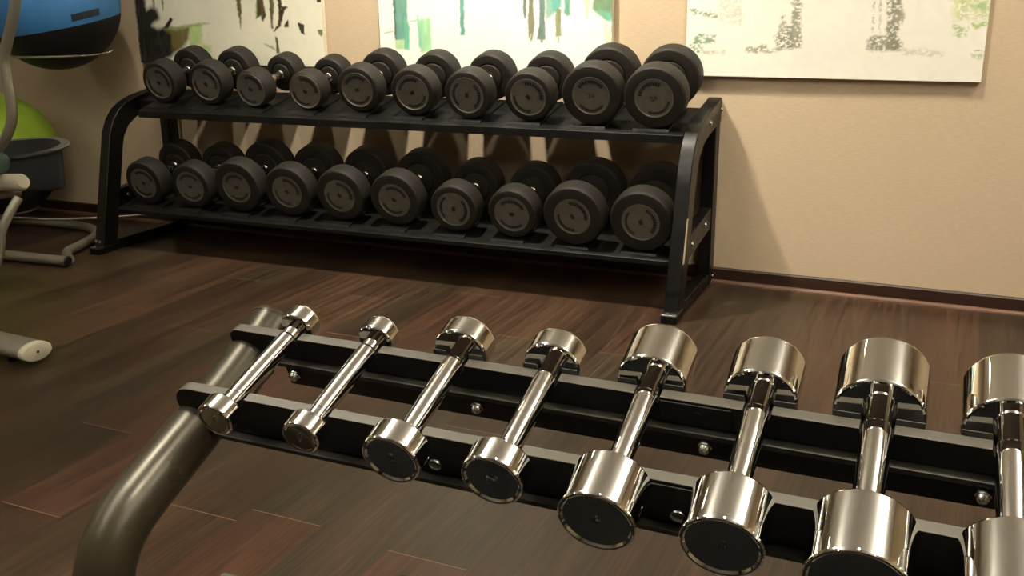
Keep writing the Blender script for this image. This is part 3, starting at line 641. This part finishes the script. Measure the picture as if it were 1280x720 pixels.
CL = ['smallest size chrome dumbbell at the left end of the foreground rack, number 1 on end',
      'smallest size chrome dumbbell second from the left on the foreground rack',
      'short chrome dumbbell third from the left on the foreground rack, number 2 on its end',
      'short chrome dumbbell fourth from the left on the foreground rack, number 2 turned sideways',
      'thick-headed chrome dumbbell fifth from the left on the foreground rack',
      'thick-headed chrome dumbbell third from the right on the foreground rack',
      'big chrome dumbbell second from the right, front head cut by bottom edge of picture',
      'big chrome dumbbell at the right, cut off by the right edge of the picture']
SP = [0.25, .2, .1, 1.4, 3.6, .1, 0, 0]
for i, d in enumerate(CD):
    chrome_dumbbell(*d, CL[i], SP[i])

# ------------------------------------------------------------------ ball rack and balls
BX, GX = Vector((-3.824, -.38, 1.074)), Vector((-4.364, -.38, .356))
RBb, RG = .290, .310
def ball(c, r, m, label, name='exercise_ball'):
    t = thing(name, label, 'ball', (c.x, c.y, c.z))
    prof = [(-r*math.cos(math.pi*k/48), r*math.sin(math.pi*k/48)) for k in range(49)]; prof[0] = (-r, 0); prof[-1] = (r, 0)
    obj('ball_shell', lathe(prof, (0, 0, 0), (0, 0, 1), 96), m, t, 60)
    return t
vr = Vector((.909, .416, 0)); vf = Vector((-.42, .907, 0))
# split plane: z = z0 + .14*right + .13*away
nb = Vector((0, 0, 1))-vr*.14-vf*.13
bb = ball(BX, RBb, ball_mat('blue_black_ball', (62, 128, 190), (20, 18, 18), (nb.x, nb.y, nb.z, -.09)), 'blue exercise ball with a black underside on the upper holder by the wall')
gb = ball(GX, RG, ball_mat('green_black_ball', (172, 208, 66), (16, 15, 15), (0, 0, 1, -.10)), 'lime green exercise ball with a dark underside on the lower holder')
# dark printed strip on the blue ball, lying on its surface
cdir = (Vector((0, -3.748, 1.1))-BX).normalized(); cx_ = Vector((0, 0, 1)).cross(cdir).normalized(); cz_ = cdir.cross(cx_)
bm = bmesh.new(); grid = []
for j in range(3):
    row = []
    for i in range(9):
        u = .068+.118*i/8; v = -.062+.030*j/2+.30*(u-.127)*.75
        d = (cx_*u+cz_*v+cdir*math.sqrt(max(0, RBb**2-u*u-v*v))).normalized(); row.append(bm.verts.new(d*(RBb+.0012)))
    grid.append(row)
for j in range(2):
    for i in range(8): bm.faces.new((grid[j][i], grid[j][i+1], grid[j+1][i+1], grid[j+1][i]))
lb = obj('printed_strip', bm, mat('navy_print', (38, 52, 66), .5), bb, 30); vary(lb.data.materials[0], (34, 48, 62), (44, 58, 72), sc_=60)
br = thing('ball_rack', 'silver tube ball stand with wire rings at the left by the wall', 'rack', (-4.85, -.30, 0))
IB = Matrix.Translation((4.85, .30, 0))
def ring(c, rb, dz, wr):
    rr = math.sqrt((rb+wr*1.04)**2-dz*dz)
    P = [IB @ (Vector((c.x, c.y, c.z-dz))+Vector((rr*math.cos(2*math.pi*k/72), rr*math.sin(2*math.pi*k/72), 0))) for k in range(72)]
    o = obj('holder_ring', tube(P, wr, 12, closed=True), M_silver, br, 60); return rr
r1 = ring(BX, RBb, .222, .0052); r2 = ring(GX, RG, .268, .0055)
# small hooked end at the right of the upper ring
hk = [Vector((BX.x+r1*.98, BX.y-.06, BX.z-.222)), Vector((BX.x+r1+.03, BX.y+.01, BX.z-.219)), Vector((BX.x+r1+.05, BX.y+.07, BX.z-.210)), Vector((BX.x+r1+.03, BX.y+.10, BX.z-.200)), Vector((BX.x+r1*.95, BX.y+.09, BX.z-.222))]
obj('ring_hook', tube([IB @ p for p in smooth_path(hk, 6)], .0048, 10), M_steel, br, 60)
obj('pole', tube([IB @ Vector((-4.85, -.30, .03)), IB @ Vector((-4.85, -.30, 1.62))], .024, 24), M_silver, br, 40)
for c, rr, dz in ((BX, r1, .222), (GX, r2, .268)):
    obj('ring_arm', tube([IB @ Vector((-4.85, -.30, c.z-dz)), IB @ Vector((c.x-rr-.012, c.y+.01, c.z-dz))], .009, 14), M_steel, br, 40)
rod = [Vector((GX.x+r2*.76, GX.y-r2*.73, .088)), Vector((-3.95, -.42, .080)), Vector((-3.70, -.20, .072)), Vector((-3.60, -.06, .070))]
obj('brace_rod', tube([IB @ p for p in smooth_path(rod, 6)], .006, 12), M_silver, br, 60)
base = [(-5.0, -.95, .026), (-4.2, -.89, .026), (-3.43, -.83, .026)]
obj('base_tube', tube([IB @ Vector(p) for p in base], .0215, 24), M_silver, br, 60)
obj('tube_plug', lathe([(0, .0222), (.004, .0222), (.007, .019), (.008, 0)], IB @ Vector((-3.43, -.83, .026)), (1, .075, 0), 24), M_hole, br, 40)
loop = [(-3.45, -.800, .024), (-3.565, -.71, .024), (-3.61, -.60, .024), (-3.68, -.45, .024), (-3.79, -.345, .024), (-3.95, -.295, .024), (-4.2, -.31, .024), (-4.5, -.36, .024), (-4.85, -.30, .024)]
obj('base_loop', tube([IB @ p for p in smooth_path(loop, 7)], .0205, 24), M_silver, br, 60)

# ------------------------------------------------------------------ cross trainer at the left edge
el = thing('elliptical_trainer', 'silver cross trainer with grey foot pedal, mostly outside the left edge', 'exercise machine', (-2.9, -1.6, 0))
IE = Matrix.Translation((2.9, 1.6, 0))
E = lambda *p: IE @ Vector(p)
arm = [E(-2.60, -1.5, 1.42), E(-2.66, -1.5, 1.22), E(-2.715, -1.5, 1.07), E(-2.765, -1.5, .975), E(-2.792, -1.5, .92), E(-2.795, -1.5, .86), E(-2.792, -1.5, .79), E(-2.80, -1.5, .73), E(-2.835, -1.5, .675), E(-2.90, -1.5, .62), E(-3.0, -1.5, .56)]
obj('swing_arm', tube(smooth_path(arm, 6), .0165, 24), M_silver, el, 60)
obj('handle_grip', tube(smooth_path([E(-2.66, -1.5, 1.23), E(-2.60, -1.5, 1.43), E(-2.55, -1.5, 1.62)], 4), .022, 20), M_hole, el, 60)
mast = [E(-3.0, -1.5, .56), E(-3.25, -1.5, .60), E(-3.4, -1.55, .50)]
# foot pedal: open shell, pointed at the right end
def pedal():
    bm = bmesh.new(); out = []
    n = 64; cxp, cyp = -3.35, -1.10
    def pt(k, s, z):
        a = 2*math.pi*k/n; x = .30*math.cos(a); y = .098*math.sin(a)
        if x > .16: y *= 1-.25*((x-.16)/.14)
        if z > .5: z += .030*math.cos(a)+.025*math.sin(a)
        return bm.verts.new(E(cxp+x*s, cyp+y*s, z))
    rings = [[pt(k, s, z) for k in range(n)] for s, z in [(.84, .408), (.90, .420), (.95, .532), (1.06, .539), (1.085, .546), (1.07, .551), (.925, .546), (.87, .440), (.82, .430)]]
    for a, b in zip(rings, rings[1:]):
        for k in range(n):
            j = (k+1) % n; bm.faces.new((a[k], a[j], b[j], b[k]))
    bm.faces.new(rings[0][::-1]); bm.faces.new(rings[-1])
    return bm, n
pb, n_ = pedal()
po = obj('foot_pedal', pb, [M_tub, M_rim], el, 45)
for f in po.data.polygons:
    if f.center.z > .49 and abs(f.normal.z) > .4: f.material_index = 1
obj('link_cover', tube([E(-3.17, -1.36, .475), E(-2.93, -1.40, .497), E(-2.915, -1.402, .499)], lambda t: .030 if t < .9 else .024, 28), M_cream, el, 50)
obj('link_cap', lathe([(0, .0225), (.006, .02), (.009, 0)], E(-2.915, -1.402, .499), (1, -.15, .09), 24), M_cream, el, 50)
obj('teal_knob', lathe([(0, 0), (0, .035), (.05, .038), (.06, .03), (.062, 0)], E(-3.06, -1.40, .565), (1, -.1, -.15), 28), M_teal, el, 50)
obj('upright', tube(smooth_path([E(-2.90, -1.44, .455), E(-2.925, -1.5, .36), E(-2.955, -1.52, .24), E(-3.02, -1.60, .08)], 6), .0155, 20), M_silver, el, 60)
obj('main_beam', tube([E(-3.9, -1.62, .10), E(-3.02, -1.62, .075)], .04, 24), M_silver, el, 60)
# rear stabiliser foot, flattened oval section with a pale end cap
def oval(x, s=1.0, n=40): return [(x, s*.052*math.cos(2*math.pi*k/n), s*.029*math.sin(2*math.pi*k/n)) for k in range(n)]
bm = bmesh.new(); fr = Matrix.Translation((-2.57, -1.728, .047)) @ Matrix.Rotation(R(-4), 4, 'Z')
rings = [[bm.verts.new(IE @ (fr @ Vector(p))) for p in oval(x)] for x in (-.75, -.012)]
for k in range(40):
    j = (k+1) % 40; bm.faces.new((rings[0][k], rings[0][j], rings[1][j], rings[1][k]))
bm.faces.new(rings[0]); bm.faces.new(rings[1])
obj('stabiliser_foot', bm, M_silver, el, 50)
bm = bmesh.new(); rings = [[bm.verts.new(IE @ (fr @ Vector(p))) for p in oval(x, s)] for x, s in ((-.012, 1.03), (.006, 1.03), (.011, .97), (.012, .88))]
for a, b in zip(rings, rings[1:]):
    for k in range(40):
        j = (k+1) % 40; bm.faces.new((a[k], a[j], b[j], b[k]))
bm.faces.new(rings[0]); bm.faces.new(rings[-1])
cp = obj('end_cap', bm, M_cream, el, 40)
bm = lathe([(0, .0048), (.0012, .0046), (.0013, 0)], IE @ (fr @ Vector((.0115, 0, 0))), fr.to_3x3() @ Vector((1, 0, 0)), 16)
obj('cap_screw', bm, M_hole, cp, 0)
obj('levelling_foot', lathe([(0, 0), (0, .016), (.006, .017), (.008, .006), (.022, .005), (.022, 0)], IE @ Vector((-2.68, -1.725, 0)), (0, 0, 1), 20), M_hole, el, 40)
obj('levelling_foot', lathe([(0, 0), (0, .016), (.006, .017), (.008, .006), (.022, .005), (.022, 0)], IE @ Vector((-3.25, -1.685, 0)), (0, 0, 1), 20), M_hole, el, 40)
obj('frame_post', tube(smooth_path([E(-3.25, -1.69, .06), E(-3.25, -1.65, .09), E(-3.25, -1.62, .10)], 4), .025, 16), M_silver, el, 60)
obj('mast', tube([E(-3.55, -1.62, .10), E(-3.62, -1.6, 1.45)], .04, 24), M_silver, el, 60)
obj('crank_link', tube([E(-3.42, -1.02, .36), E(-3.5, -1.35, .38), E(-3.57, -1.6, .42)], .02, 16), M_silver, el, 60)
obj('arm_pivot', tube([E(-3.0, -1.5, .56), E(-3.57, -1.58, .60)], .018, 16), M_silver, el, 60)

# added unseen mat, darkens what the chrome front ends reflect
mt = tag(obj('added_mat', box((-1.7, -4.4, 0), (1.3, -2.98, .008)), mat('added_mat_rubber', (9, 9, 8), .9, spec=.1), None, 0, .002), 'added unseen black mat before the chrome dumbbell rack, darkening its reflections', 'mat')
vary(mt.data.materials[0], (7, 7, 6), (11, 11, 10), sc_=60)
